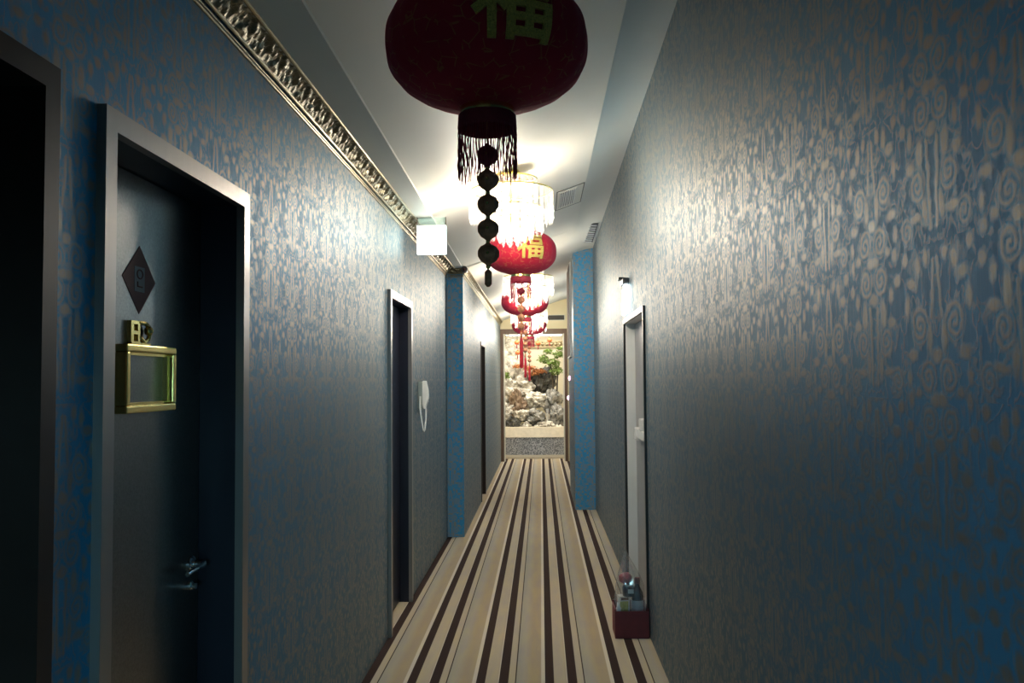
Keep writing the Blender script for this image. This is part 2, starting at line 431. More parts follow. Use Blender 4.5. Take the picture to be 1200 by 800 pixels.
so_ = bpy.data.objects.new('added_daylight', sk_); C.objects.link(so_); so_.location = (-.15, YB - 1.2, 1.92); so_.rotation_euler = (PI / 2, 0, 0)  # added cool light shining in through the unseen back window
# main ceiling, its raised right-hand strip and the left soffit
def soffit_edge(y): return -.655 - .145 * (y - YB) / (YP - YB) if y <= YP else -.755
def ceil_z(x, y):                                     # the ceiling climbs from the soffit edge towards the right-hand wall
    xl = soffit_edge(y); return 2.775 + (x - xl) * .39 / (.37 - xl)
w = MB(); rows = []
for y in (YB, 1.5, 5, YP, YP + .03, 13, YE + .2):
    xl = soffit_edge(y) - .012
    rows.append([w.b.verts.new(p) for p in ((xl, y, ceil_z(xl, y)), (.37, y, ceil_z(.37, y)), (.37, y, 3.30), (xl, y, 3.30))])
for A, B in zip(rows, rows[1:]):
    for k in range(4): w.b.faces.new((A[k], A[(k + 1) % 4], B[(k + 1) % 4], B[k]))
w.b.faces.new(rows[0]); w.b.faces.new(rows[-1])
struct(w.done('ceiling', 'ceil'))
def strip_top(y): return 3.42 if y < 4 else max(3.245, 3.42 - (y - 4.0) * (.175 / 6.6))
w = MB(); rows = []
for y in (YB, 4.0, 6.2, 8.4, 10.6, YE + .2):
    zt = strip_top(y); rows.append([w.b.verts.new(p) for p in [(.36, y, 3.163), (.46, y, 3.163 + (zt - 3.163) * .33), (.56, y, 3.163 + (zt - 3.163) * .66), (XR + .1, y, zt + .01), (XR + .1, y, 3.6), (.36, y, 3.6)]])
for A, B in zip(rows, rows[1:]):
    for k in range(6): w.b.faces.new((A[k], A[(k + 1) % 6], B[(k + 1) % 6], B[k]))
w.b.faces.new(rows[0]); w.b.faces.new(rows[-1])
struct(w.done('ceiling_strip', 'ceil', smooth=True))
w = MB()
w.prism([(XL - .05, YB), (-.655, YB), (-.80, YP), (XL - .05, YP)], lambda p, t: (p[0], p[1], t), 2.76, 2.85)
w.prism([(XL - .05, YP), (-.80, YP), (-.755, YP + .02), (-.755, YE + .05), (XL - .05, YE + .05)], lambda p, t: (p[0], p[1], t), 2.76, 2.85)
struct(w.done('ceiling_soffit', 'ceil'))

# gilt carved cornice under the soffit: two beads on the wall and a scrolled cove
def cornice(name, P0, P1, inward, depth=.085, ornate=True, h=.05):
    P0 = Vector(P0); P1 = Vector(P1); L = (P1 - P0).length; t = (P1 - P0).normalized(); n = Vector(inward)
    mb = MB()
    nl = int(L / .0085); nq = 14
    grid = []
    for i in range(nl + 1):
        s = L * i / nl; row = []
        for j in range(nq + 1):
            q = j / nq
            out_ = .012 + (depth - .012) * q; z = 2.762 - h * (1 - q) ** 1.6
            d = 0.
            if ornate and 0 < j < nq:
                ph = 2 * PI * s / .16; qq = (q - .5) * 2
                c = math.cos(ph + 2.6 * qq * math.sin(ph)) * math.cos(PI * q * 1.9 - 1.4 * math.sin(ph))
                f = math.sin(2 * PI * s / .045 + 6 * q) * math.sin(PI * q * 3)
                d = (.011 * max(0, c) + .005 * max(0, f) - .004) * math.sin(PI * q) ** .5
            nd = (n * .55 + Vector((0, 0, -.83)))
            row.append(mb.b.verts.new(P0 + t * s + n * out_ + Vector((0, 0, z)) + nd * d))
        grid.append(row)
    for i in range(nl):
        for j in range(nq): mb.b.faces.new((grid[i][j], grid[i + 1][j], grid[i + 1][j + 1], grid[i][j + 1]))
    o = struct(mb.done(name, 'gilt', smooth=False))
    b = MB()
    for zz, r, oo in ((2.708, .006, .012), (2.692, .004, .004), (2.679, .005, .003)):
        b.tube([P0 + n * oo + Vector((0, 0, zz)), P1 + n * oo + Vector((0, 0, zz))], r, 8)
    b.done('bead_moulding', 'gold', o, smooth=True)
    e = MB(); e.tube([P0 + n * depth + Vector((0, 0, 2.757)), P1 + n * depth + Vector((0, 0, 2.757))], .007, 8); e.done('edge_moulding', 'gold', o, smooth=True)
    return o
cornice('trim_1', (XL, YB + .02, 0), (XL, YP - .06, 0), (1, 0, 0))
cornice('trim_2', (XL + .02, YP, 0), (XL2, YP, 0), (0, -1, 0), .06)
cornice('trim_3', (XL2, YP, 0), (XL2, YE, 0), (1, 0, 0), .05, h=.05)

# end wall with its doorway
w = MB(); w.box(XL - .25, -.84, YE, YE + .12, 0, 3.3).box(.515, XR + .25, YE, YE + .12, 0, 3.3).box(-.84, .515, YE, YE + .12, 2.605, 3.3)
struct(w.done('wall_end', 'end'))
df = MB(); df.box(-.845, -.74, YE - .025, YE + .14, 0, 2.61).box(.465, .52, YE - .025, YE + .14, 0, 2.61).box(-.74, .465, YE - .025, YE + .14, 2.515, 2.61)
door6 = struct(df.done('door_6', 'wood'))
iv = MB(); iv.box(-.742, -.715, YE - .005, YE + .12, 0, 2.517).box(.44, .467, YE - .005, YE + .12, 0, 2.517); iv.done('inner_trim', 'creamwood', door6)
vs = MB(); vs.box(-.30, .485, YE - .012, YE + .01, 2.775, 2.885)
sl = struct(vs.done('trim_4', 'creamwood'))
vv = MB(); vv.box(-.285, .472, YE - .016, YE - .008, 2.785, 2.875); q = vv.done('vent_louvre', 'slot', sl)
vv = MB()
for k in range(4): vv.box(-.285, .472, YE - .022, YE - .012, 2.795 + k * .02, 2.801 + k * .02)
vv.done('louvre_blade', 'slot', sl)

# ------------------------------------------------------------------ doors in the side walls
def side_door(n, xf, side, D, depth, trim_m, jamb_m, leaf_m, fw=.05, pro=.022):
    """side: +1 for a door in the left wall (corridor at +x), -1 for the right wall"""
    y0, y1, z1 = D
    X = lambda d: xf + side * d
    def bx(mb, d0, d1, *r): a, b = sorted((X(d0), X(d1))); mb.box(a, b, *r)
    t = MB(); bx(t, -.004, pro, y0, y0 + fw, 0, z1); bx(t, -.004, pro, y1 - fw, y1, 0, z1); bx(t, -.004, pro, y0 + fw, y1 - fw, z1 - fw, z1)
    root = struct(t.done('door_%d' % n, trim_m))
    j = MB(); bx(j, -depth - .06, -.004, y0 + .015, y0 + fw, 0, z1 - .015); bx(j, -depth - .06, -.004, y1 - fw, y1 - .015, 0, z1 - .015); bx(j, -depth - .06, -.004, y0 + fw, y1 - fw, z1 - fw, z1 - .015)
    j.done('door_jamb', jamb_m, root)
    l = MB(); bx(l, -depth - .045, -depth, y0 + fw + .003, y1 - fw - .003, .012, z1 - fw - .003)
    l.done('door_leaf', leaf_m, root)
    s = MB(); bx(s, -depth - .055, -depth - .047, y0 + fw, y1 - fw, 0, z1 - fw); s.done('door_backing', jamb_m, root)
    return root
d1 = side_door(1, XL, 1, D1, .12, 'brownmetal', 'brownmetal', 'leaf')
d2 = side_door(2, XL, 1, D2, .12, 'trimmetal', 'darkjamb', 'leaf')
d3 = side_door(3, XL, 1, D3, .07, 'trimmetal', 'darkjamb', 'darkjamb')
d4 = side_door(4, XL2, 1, D4, .06, 'brownmetal', 'brownmetal', 'brownmetal', pro=.008)
d5 = side_door(5, XR, -1, D5, .075, 'black', 'greyjamb', 'greyleaf', fw=.035, pro=.014)
def lever(parent, x, y, z):
    m = MB(); m.lathe([(.026, 0), (.026, .006), (.022, .010), (.010, .011), (.010, .045)], 20)
    for v in m.b.verts: v.co = Vector((x + v.co.z, y + v.co.x, z + v.co.y))
    h = m.done('door_handle', 'chrome', parent, smooth=True)
    l = MB(); l.tube([(x + .040, y, z), (x + .045, y - .03, z + .001), (x + .045, y - .08, z + .001), (x + .043, y - .125, z - .003)], [.010, .0095, .008, .007], 10)
    l.done('lever', 'chrome', h, smooth=True)
    k = MB(); k.lathe([(.014, 0), (.014, .012), (.009, .016), (.009, .026)], 16)
    for v in k.b.verts: v.co = Vector((x + v.co.z, y - .02 + v.co.x, z - .062 + v.co.y))
    k.done('lock_cylinder', 'chrome', h, smooth=True)
XD = XL - .12
lever(d2, XD, 2.635, 1.04)
lever(d1, XD, 1.53, 1.04)
# fire door push bar
pb = MB(); pb.box(XR + .035, XR + .075, 5.52, 6.30, 1.17, 1.235).bev(.008)
bar = pb.done('push_bar', 'white', d5)
pk = MB(); pk.box(XR + .030, XR + .075, 6.02, 6.12, 1.235, 1.32).bev(.008); pk.done('latch_case', 'white', bar)
pe = MB(); pe.box(XR + .022, XR + .075, 6.28, 6.36, 1.155, 1.245).bev(.008); pe.done('end_cap', 'white', bar)

# ------------------------------------------------------------------ things on the near door
st = MB(); st.prism([(2.275, 1.973), (2.372, 1.882), (2.275, 1.788), (2.18, 1.882)], lambda p, t: (t, p[0], p[1]), XD, XD + .0015)
sk = st.done('paper_charm', 'sticker'); tag(sk, 'faded red diamond paper charm stuck on the dark door above the brass number plate', 'paper charm')
st = MB(); st.box(XD + .0015, XD + .0022, 2.246, 2.304, 1.848, 1.916); pl = st.done('paper_panel', 'stickpale', sk)
st = MB()
ring = [(2.275 + .016 * math.cos(a), 1.896 + .012 * math.sin(a)) for a in [2 * PI * k / 20 for k in range(21)]]
st.tube([(XD + .0024, y, z) for y, z in ring], .0022, 5, False)
st.tube([(XD + .0024, 2.290, 1.862), (XD + .0024, 2.262, 1.862), (XD + .0024, 2.262, 1.875)], .0022, 5)
st.done('faint_character', 'sticker', pl)

pf = thing('wall_frame', 'square gold picture frame hung on the dark door under the brass number plate', 'frame', (XD, 2.292, 1.612))
a, b, f = .148, .090, .020
for nm, r in (('frame_rail', (-a, a, b - f, b)), ('frame_rail', (-a, a, -b, -b + f)), ('frame_stile', (-a, -a + f, -b + f, b - f)), ('frame_stile', (a - f, a, -b + f, b - f))):
    k = MB(); k.box(0, .035, *r).bev(.004); k.done(nm, 'brass', pf)
k = MB(); k.box(0, .006, -a + f, a - f, -b + f, b - f); k.done('back_panel', 'leaf', pf)
for r in ((-a + f, a - f, -b + f, -b + f + .008), (-a + f, a - f, b - f - .008, b - f), (a - f - .008, a - f, -b + f + .008, b - f - .008)):
    k = MB(); k.box(.006, .020, *r); k.done('inner_lip', 'brass', pf)
nb = thing('number_bracket', 'small openwork brass number plate standing on the gold frame of the dark door', 'door number', (XD, 2.275, 1.703))
k = MB(); k.box(0, .012, -.064, -.050, 0, .064).box(0, .012, -.026, -.014, 0, .064).box(0, .012, -.050, -.026, 0, .009).box(0, .012, -.050, -.026, .028, .037).box(0, .012, -.050, -.026, .055, .064)
k.done('ladder_figure', 'brass', nb)
k = MB(); k.tube([(.008, -.016, .060), (.010, .018, .060), (.012, .038, .050), (.012, .044, .036), (.012, .034, .018), (.010, .012, .008), (.008, -.012, .022)], .006, 8); k.done('curl', 'brass', nb, smooth=True)
k = MB(); k.ball((.014, .030, .040), .013, 14); k.done('stud', 'brass', nb, smooth=True)
k = MB(); k.box(0, .014, -.064, .046, -.004, .006); k.done('foot_bar', 'brass', nb)

# ------------------------------------------------------------------ intercom on the left wall
ic = thing('wall_intercom', 'white intercom handset on the blue wall beside the dark recessed doorway', 'intercom', (XL, 6.755, 1.37))
k = MB(); k.box(0, .035, -.055, .055, 0, .225).bev(.006); k.done('base', 'intercombase', ic)
k = MB()
prof = [(.040, .012), (.056, .008), (.060, .03), (.074, .07), (.080, .115), (.076, .165), (.066, .205), (.062, .230), (.036, .232), (.034, .19), (.036, .12), (.036, .05)]
k.prism(prof, lambda p, t: (p[0], t, p[1]), -.045, .02).bev(.003, 1); hs = k.done('handset', 'white', ic)
k = MB(); k.box(.068, .0815, -.028, -.004, .085, .145).bev(.002, 1); k.done('button_plate', 'paper', hs)
k = MB(); k.box(.074, .079, -.028, -.004, .062, .072).bev(.001, 1); k.done('speaker_slot', 'greyjamb', hs)
k = MB(); k.tube([(.020, -.062, .11), (.018, -.066, .02), (.030, -.064, -.08), (.042, -.058, -.155), (.048, -.054, -.165), (.054, -.05, -.15), (.062, -.046, -.06), (.060, -.03, .012)], .0065, 8); k.done('cord', 'white', ic, smooth=True)

# ------------------------------------------------------------------ signs and camera
ex = thing('exit_sign', 'square lit exit sign hanging below the gilt cornice near the left wall', 'exit sign', (-.766, 6.0, 2.76))
k = MB(); k.box(-.102, .102, -.02, .02, -.262, -.060); k.done('lit_panel', 'exit', ex)
k = MB(); k.box(-.103, .103, -.006, .006, -.060, 0); k.done('hanger_plate', 'acrylic', ex)
k = MB(); k.box(-.104, .104, -.022, .022, -.064, -.058); k.done('top_rail', 'greyjamb', ex)
for x in (-.103, .099): k = MB(); k.box(x, x + .004, -.02, .02, -.058, 0); k.done('side_bracket', 'slot', ex)
ws = thing('wall_exit_sign', 'slim lit sign fixed to the right wall above the grey fire door', 'exit sign', (XR, 6.42, 2.09))
k = MB(); k.box(-.030, -.006, -.17, .17, 0, .20).bev(.003, 1); k.done('lit_panel', 'exitw', ws)
k = MB(); k.box(-.006, 0, -.18, .18, 0, .205); k.done('back_plate', 'white', ws)
k = MB(); k.box(-.05, 0, -.12, .06, .212, .262).bev(.012); k.done('lamp_head', 'black', ws)
k = MB(); k.box(-.07, -.03, -.02, .10, .262, .275); k.done('lamp_hood', 'black', ws)
cc = thing('security_camera', 'small black round security camera at the top of the projecting blue pier', 'camera', (-.775, 8.72, 2.74))
k = MB(); k.lathe([(.0, -.04), (.030, -.04), (.034, -.034), (.034, .03), (.026, .045), (.0, .045)], 20)
for v in k.b.verts: v.co = Vector((v.co.x, v.co.z, v.co.y))
k.done('body', 'black', cc, smooth=True)
k = MB(); k.ball((0, -.04, 0), .018, 12, (1, .5, 1)); k.done('lens', 'wine', cc, smooth=True)
k = MB(); k.lathe([(.02, .020), (.02, .012), (.008, .01), (.008, -.03)], 12, c=(0, .02, .0)); k.done('mount', 'black', cc, smooth=True)
# brown panel and call lamps on the side of the right-hand pier
hp = thing('wall_panel', 'tall brown grey panel with white edge on the side of the right pier', 'panel', (XCOL, 11.8, 1.92))
k = MB(); k.box(-.022, 0, -.55, .60, 0, 1.23).bev(.003, 1); k.done('board', 'panel', hp)
k = MB(); k.box(-.024, 0, -.565, -.552, 0, 1.23); k.done('edge_strip', 'white', hp)
k = MB(); k.box(-.024, 0, -.565, .60, -.018, -.001); k.done('bottom_rail', 'white', hp)
for i, (y, z, t) in enumerate(((11.75, 1.62, 'upper glowing pink call button on the side of the right pier'), (12.35, 1.34, 'lower glowing pink call button on the side of the right pier'))):
    b = thing('call_button', t, 'button', (XCOL, y, z), 0, 'pink call buttons')
    k = MB(); k.lathe([(.045, 0), (.045, .008), (.036, .014)], 20)
    for v in k.b.verts: v.co = Vector((-v.co.z, v.co.x, v.co.y))
    k.done('bezel', 'chrome', b, smooth=True)
    k = MB(); k.ball((-.016, 0, 0), .032, 14, (.6, 1, 1)); k.done('lamp', 'pink', b, smooth=True)

# ------------------------------------------------------------------ ceiling vents
cv = thing('ceiling_vent', 'white slatted air vent panel set in the ceiling past the first chandelier', 'vent', (.25, 7.08, ceil_z(.25, 7.08)))
cv.rotation_euler = (0, -math.atan(.355), 0)
k = MB(); k.box(-.115, .115, -.36, .36, -.004, 0); k.done('access_panel', 'ceil', cv)
k = MB()
for r in ((-.118, .118, -.366, -.36), (-.118, .118, .36, .366), (-.118, -.112, -.36, .36), (.112, .118, -.36, .36)): k.box(*r, -.006, 0)
k.done('panel_gap', 'slot', cv)
k = MB(); k.box(-.10, .055, -.30, .28, -.007, -.004); k.done('vent_frame', 'ceil', cv)
k = MB(); k.box(-.09, .045, -.285, .265, -.0085, -.007); k.done('vent_recess', 'slot', cv)
for i in range(9):
    k = MB(); k.box(-.088 + i * .0155, -.0805 + i * .0155, -.285, .265, -.012, -.0085); k.done('vent_slat', 'strip', cv)
def strip_z(y): return 3.163 + (strip_top(y) - 3.163) * .65
cg = thing('ceiling_grille', 'small dark louvred grille in the white ceiling strip by the right wall', 'vent', (.558, 9.5, strip_z(9.5)))
cg.rotation_euler = (-math.atan(.175 / 6.6), 0, 0)
k = MB(); k.box(-.065, .065, -.52, .52, -.008, 0); k.done('grille_frame', 'grilldark', cg)
for i in range(9):
    k = MB(); y = -.46 + i * .115
    k.prism([(-.052, y - .03), (.052, y + .0), (.052, y + .03), (-.052, y)], lambda p, t: (p[0], p[1], t), -.016, -.008); k.done('grille_blade', 'greyjamb', cg)

# ------------------------------------------------------------------ chandeliers
def crystal_mesh(wd, th, ln):
    m = MB()
    sec = [(-wd / 2, 0), (-wd / 4, th / 2), (wd / 4, th / 2), (wd / 2, 0), (wd / 4, -th / 2), (-wd / 4, -th / 2)]
    m.prism(sec, lambda p, t: (p[0], p[1], t), -ln, 0)
    tip = m.b.verts.new((0, 0, -ln - wd * .7))
    low = [f for f in m.b.faces if all(abs(v.co.z + ln) < 1e-6 for v in f.verts)]
    for f in low:
        vs_ = list(f.verts); m.b.faces.remove(f)
        for i in range(len(vs_)): m.b.faces.new((vs_[i], vs_[(i + 1) % len(vs_)], tip))
    o = m.done('crystal_prism', 'crystal'); me = o.data; bpy.data.objects.remove(o); return me
TIERS = [(.170, 18, -.02, .11, 'top'), (.272, 34, -.10, .185, 'main'), (.205, 22, -.215, .14, 'mid'), (.135, 14, -.285, .11, 'low'), (.062, 7, -.345, .09, 'tip')]
def chandelier(label, loc):
    z = loc[2]; rise = ceil_z(loc[0], loc[1]) - z
    r = thing('crystal_chandelier', label, 'chandelier', loc, 0, 'crystal chandeliers')
    k = MB(); k.lathe([(.05, rise + .02), (.07, rise - .012), (.05, rise - .02), (.012, rise - .024), (.012, 0.0), (.05, -.005), (.05, -.02)], 32); k.done('ceiling_canopy', 'brass', r, smooth=True)
    k = MB()
    for R, n, zz, ln, _ in TIERS:
        k.torus(R, .006, zz, 48, 6)
        for q in range(4):
            a = PI / 4 + q * PI / 2; k.tube([(.02 * math.cos(a), .02 * math.sin(a), zz + .02), (R * math.cos(a), R * math.sin(a), zz)], .004, 6)
    k.tube([(0, 0, 0), (0, 0, -.36)], .008, 8)
    k.done('hoop_frame', 'brass', r, smooth=True)
    for R, n, zz, ln, _ in TIERS:
        me = crystal_mesh(2 * PI * R / n * .82, .016, ln)
        for q in range(n):
            a = 2 * PI * q / n
            o = bpy.data.objects.new('crystal_prism', me); C.objects.link(o); o.parent = r
            o.location = (R * math.cos(a), R * math.sin(a), zz - .006); o.rotation_euler = (0, 0, a + PI / 2)
    for q in range(6):
        a = 2 * PI * q / 6 + .3
        k = MB(); k.ball((.13 * math.cos(a), .13 * math.sin(a), -.19), .02, 12, (1, 1, 1.4)); k.done('bulb', 'bulb', r, smooth=True)
    l = bpy.data.lights.new('chandelier_light', 'POINT'); l.energy = CH_POWER; l.color = (1, .91, .78); l.shadow_soft_size = .22
    lo = bpy.data.objects.new('chandelier_light', l); C.objects.link(lo); lo.parent = r; lo.location = (0, 0, -.31)
    k = MB(); k.lathe([(.15, -.012), (.15, -.022), (.03, -.03)], 32); k.done('ceiling_shade_plate', 'chrome', r, smooth=True)  # added plate that holds the lamp's light off the ceiling right above
    return r
chandelier('crystal chandelier nearest the camera, hanging between the two largest red lanterns', (-.185, 5.6, 2.95))
chandelier('middle crystal chandelier, hanging just past the projecting blue pier', (-.13, 9.4, 2.84))
chandelier('crystal chandelier behind the last red lantern, before the garden doorway', (-.17, 15.6, 2.80))
chandelier('third crystal chandelier, hanging in front of the smallest red lantern', (-.17, 12.9, 2.77))

# ------------------------------------------------------------------ red lanterns
def glyph_mesh():
    cu = bpy.data.curves.new('glyph', 'FONT'); cu.body = '\u798f'; cu.size = .215; cu.extrude = .004; cu.align_x = 'CENTER'; cu.align_y = 'CENTER'; cu.offset = .0035
    cu.resolution_u = 3
    o = bpy.data.objects.new('glyph', cu); C.objects.link(o)
    dg = bpy.context.evaluated_depsgraph_get(); me = bpy.data.meshes.new_from_object(o.evaluated_get(dg))
    bpy.data.objects.remove(o)
    b = bmesh.new(); b.from_mesh(me)
    bmesh.ops.triangulate(b, faces=list(b.faces))
    for _ in range(4):
        es = [e for e in b.edges if e.calc_length() > .018]
        if not es: break
        bmesh.ops.subdivide_edges(b, edges=es, cuts=1); bmesh.ops.triangulate(b, faces=list(b.faces))
    return b
RB, HB = .277, .172
def body_r(z):                                    # plump squared-off lantern profile
    t = min(1, abs(z) / HB); return RB * (1 - t ** 2.5) ** (1 / 2.1)
def put_emblem(parent, az):
    b = glyph_mesh()
    xs = [v.co.x for v in b.verts]; ys = [v.co.y for v in b.verts]
    cx, cy = (min(xs) + max(xs)) / 2, (min(ys) + max(ys)) / 2
    for v in b.verts:
        x, y, d = v.co.x - cx, v.co.y - cy, v.co.z
        y *= .92
        r0 = body_r(y + .012) + .006 + d + .010 * 0
        a = az + x / RB
        v.co = Vector((r0 * math.sin(a), -r0 * math.cos(a), y + .012))
    bmesh.ops.recalc_face_normals(b, faces=list(b.faces))
    me = bpy.data.meshes.new('gold_character'); b.to_mesh(me); b.free(); me.materials.append(M['glitter'])
    o = bpy.data.objects.new('gold_character', me); C.objects.link(o); o.parent = parent; o['label'] = 'raised gold glitter fortune character'
def lantern(label, loc, tassel=True, first=None):
    r = thing('red_lantern', label, 'lantern', loc, 0, 'red palace lanterns')
    if first:
        for ch in first.children:
            if ch.name.split('.')[0] == 'silk_tassel' and not tassel: continue
            dup(ch, r)
    else:
        k = MB(); n = 40
        prof = [(.075, -HB)] + [(max(.075, body_r(-HB + 2 * HB * i / n)), -HB + 2 * HB * i / n) for i in range(1, n)] + [(.075, HB)]
        k.lathe(prof, 96, ribs=24, ribd=.012); body = k.done('lantern_body', 'velvet', r, smooth=True)
        for s in (-1, 1):
            k = MB(); k.lathe([(.070, s * (HB - .012)), (.074, s * (HB + .002)), (.074, s * (HB + .018)), (.066, s * (HB + .022))], 40); k.done('gold_collar', 'brass', r, smooth=True)
        put_emblem(r, .30); put_emblem(r, .27 + PI)
        k = MB(); k.lathe([(.072, -HB - .018), (.079, -HB - .022), (.081, -HB - .055), (.078, -HB - .062), (.074, -HB - .055), (.068, -HB - .022)], 40, cap=False); k.done('velvet_band', 'redtrim', r, smooth=True)
        k = MB()
        for q in range(84):
            a = 2 * PI * q / 84 + random.uniform(-.03, .03); L = random.uniform(.125, .148)
            pts = []
            for i in range(8):
                rr = .078 + .003 * math.sin(i * 1.1 + q * 2.1); aa = a + .02 * math.sin(i * .9 + q)
                pts.append((rr * math.cos(aa), rr * math.sin(aa), -HB - .055 - L * i / 7))
            k.tube(pts, [.0009 + .0009 * ((i + q) % 3 == 0) for i in range(8)], 4)
        k.done('bead_fringe', 'strand', r, kind='stuff')
        # string of five little lanterns
        k = MB(); k.tube([(0, 0, -HB), (0, 0, -HB - .49)], .0022, 6); st_ = k.done('hanging_cord', 'bronze', r)
        for i in range(5):
            zc = -.303 - i * .0675
            k = MB(); k.lathe([(.003, .034), (.009, .027), (.022, .020), (.0295, .009), (.0305, 0), (.0295, -.008), (.022, -.019), (.010, -.026), (.003, -.034)], 14, c=(0, 0, zc), ribs=7, ribd=.1)
            bd = k.done('miniature_lantern', 'beadred' if i == 0 else 'bronze', r, smooth=True)
            k = MB(); k.ball((0, 0, zc - .034), .0065, 10); k.done('gold_stud', 'brass', bd, smooth=True)
            k = MB(); k.ball((0, -.030, zc), .0045, 8); k.done('front_stud', 'brass', bd, smooth=True)
        k = MB(); k.lathe([(.004, -.615), (.010, -.622), (.010, -.655), (.004, -.662)], 12); k.done('knot', 'bronze', r, smooth=True)
        k = MB(); k.tube([(0, 0, HB + .02), (0, 0, ceil_z(loc[0], loc[1]) - loc[2])], .003, 6); k.done('hanging_wire', 'black', r)
    if tassel and not (first and any(c.name.startswith('silk_tassel') for c in r.children)):
        k = MB(); k.lathe([(.004, -.655), (.012, -.668), (.014, -.70), (.016, -.88), (.012, -.892)], 14, ribs=7, ribd=.15); k.done('silk_tassel', 'tassel', r, smooth=True)
    return r
def fix_wire(r):
    for ch in r.children:
        if ch.name.startswith('hanging_wire'):
            top = ceil_z(r.location.x, r.location.y) - r.location.z
            me = ch.data.copy(); ch.data = me
            zm = max(v.co.z for v in me.vertices)
            for v in me.vertices:
                if v.co.z > zm - .01: v.co.z = top
L1 = lantern('largest and nearest dark red lantern with gold character, bead fringe and no tassel', (-.14, 2.3, 2.515), tassel=False)
L2 = lantern('second red lantern, half hidden behind the nearest crystal chandelier', (-.148, 6.55, 2.585), True, L1)
L3 = lantern('third red lantern, half hidden behind the middle crystal chandelier', (-.18, 9.95, 2.52), True, L1)
L4 = lantern('smallest and farthest red lantern, in front of the garden doorway', (-.18, 13.5, 2.48), True, L1)
for l in (L2, L3, L4): fix_wire(l)

# ------------------------------------------------------------------ red box with a bag of bottles
bx = thing('red_box', 'open red cardboard box on the striped carpet by the fire door', 'box', (.548, 5.475, 0))
W, Dp, H, T = .105, .105, .165, .006
for nm, r in (('box_base', (-W, W, -Dp, Dp, 0, T)), ('box_side', (-W, W, -Dp, -Dp + T, T, H)), ('box_side', (-W, W, Dp - T, Dp, T, H + .02)), ('box_side', (-W, -W + T, -Dp + T, Dp - T, T, H + .01)), ('box_side', (W - T, W, -Dp + T, Dp - T, T, H + .01))):
    k = MB(); k.box(*r); k.done(nm, 'boxred', bx)
def inbox(x, y): return (.548 + x, 5.475 + y, T)
bt = thing('wine_bottle', 'dark bottle with pale label inside the clear bag in the red box', 'bottle', inbox(.048, .02))
k = MB(); k.lathe([(.0, 0), (.036, 0), (.038, .006), (.038, .225), (.034, .25), (.020, .275), (.015, .29), (.015, .335), (.0, .335)], 24, cap=False); k.done('bottle_glass', 'wine', bt, smooth=True)
k = MB(); k.lathe([(.0388, .095), (.0392, .096), (.0392, .20), (.0388, .201)], 24, cap=False); k.done('label', 'paperblue', bt, smooth=True)
k = MB(); k.lathe([(.017, .30), (.017, .338), (.0, .340)], 16, cap=False); k.done('cap', 'boxred', bt, smooth=True)
ca = thing('drink_carton', 'white carton with yellow green print standing in the red box', 'carton', inbox(-.042, -.01), .15)
k = MB(); k.box(-.032, .032, -.032, .032, 0, .235).bev(.003, 1); k.done('carton_body', 'paper', ca)
k = MB(); k.box(-.030, .022, -.0335, -.032, .09, .205); k.done('print', 'yellow', ca)
k = MB(); k.box(-.024, .024, -.0337, -.032, .212, .228); k.done('name_band', 'wine', ca)
jr = thing('dark_jar', 'dark jar with white lid label lying between bottle and carton in the bag', 'jar', (.535, 5.455, .24))
k = MB(); k.lathe([(.0, 0), (.034, 0), (.036, .008), (.036, .055), (.030, .065), (.0, .066)], 20, cap=False); k.done('jar_body', 'wine', jr, smooth=True)
k = MB(); k.box(-.005, .030, -.0375, -.036, .022, .048); k.done('sticker', 'paper', jr)
pw = MB(); pw.ball((0, 0, 0), .042, 16, (1, .8, .85))
for v in pw.b.verts: v.co *= 1 + .25 * noise.noise(v.co * 45)
p_ = pw.done('wrapped_snack', 'pinkpack', smooth=True, loc=(.520, 5.465, .348)); tag(p_, 'red and white wrapped snack at the top of the clear bag', 'snack')
def crumple(name, loc, sc, m, label, cat, amp=.5):
    k = MB(); k.ball((0, 0, 0), 1, 20)
    for v in k.b.verts:
        n_ = noise.noise(v.co * 2.1 + Vector(loc) * 9) + .5 * noise.noise(v.co * 5.3)
        v.co = Vector((v.co.x * sc[0], v.co.y * sc[1], v.co.z * sc[2])) * (1 + amp * n_)
    o = k.done(name, m, loc=loc); return tag(o, label, cat)
crumple('paper_tissue', (.468, 5.40, .175), (.014, .014, .036), 'paper', 'crumpled white tissue poking out of the near corner of the red box', 'tissue')
k = MB(); k.prism([(-.03, 0), (.03, 0), (.025, .19), (-.012, .22)], lambda p, t: (.0 + t + p[1] * .04, p[0], p[1]), 0, .0018); o = k.done('paper_card', 'paper', loc=(.636, 5.48, .01)); tag(o, 'white paper card leaning inside the wall side of the red box', 'card')
# clear bag: gathered at the top
k = MB(); rings = []
for z, r, sx in ((.0, .070, 1.15), (.10, .078, 1.15), (.20, .086, 1.1), (.29, .082, 1.05), (.36, .068, 1.0), (.42, .046, .9), (.47, .022, .8), (.505, .006, .8)):
    ring = []
    for q in range(40):
        a = 2 * PI * q / 40
        rr = r * (1 + (.05 + .35 * max(0, z - .28)) * math.sin(7 * a + z * 9) + .10 * noise.noise(Vector((math.cos(a) * 2, math.sin(a) * 2, z * 9))))
        ring.append(k.b.verts.new((rr * sx * math.cos(a) - .02 * max(0, z - .3) / .2, rr * math.sin(a), z)))
    rings.append(ring)
for A, B in zip(rings, rings[1:]):
    for q in range(40): k.b.faces.new((A[q], A[(q + 1) % 40], B[(q + 1) % 40], B[q]))
o = k.done('plastic_bag', 'bag', smooth=True, loc=(.545, 5.475, .012)); tag(o, 'clear cellophane bag gathered to a point, standing in the red box', 'bag')

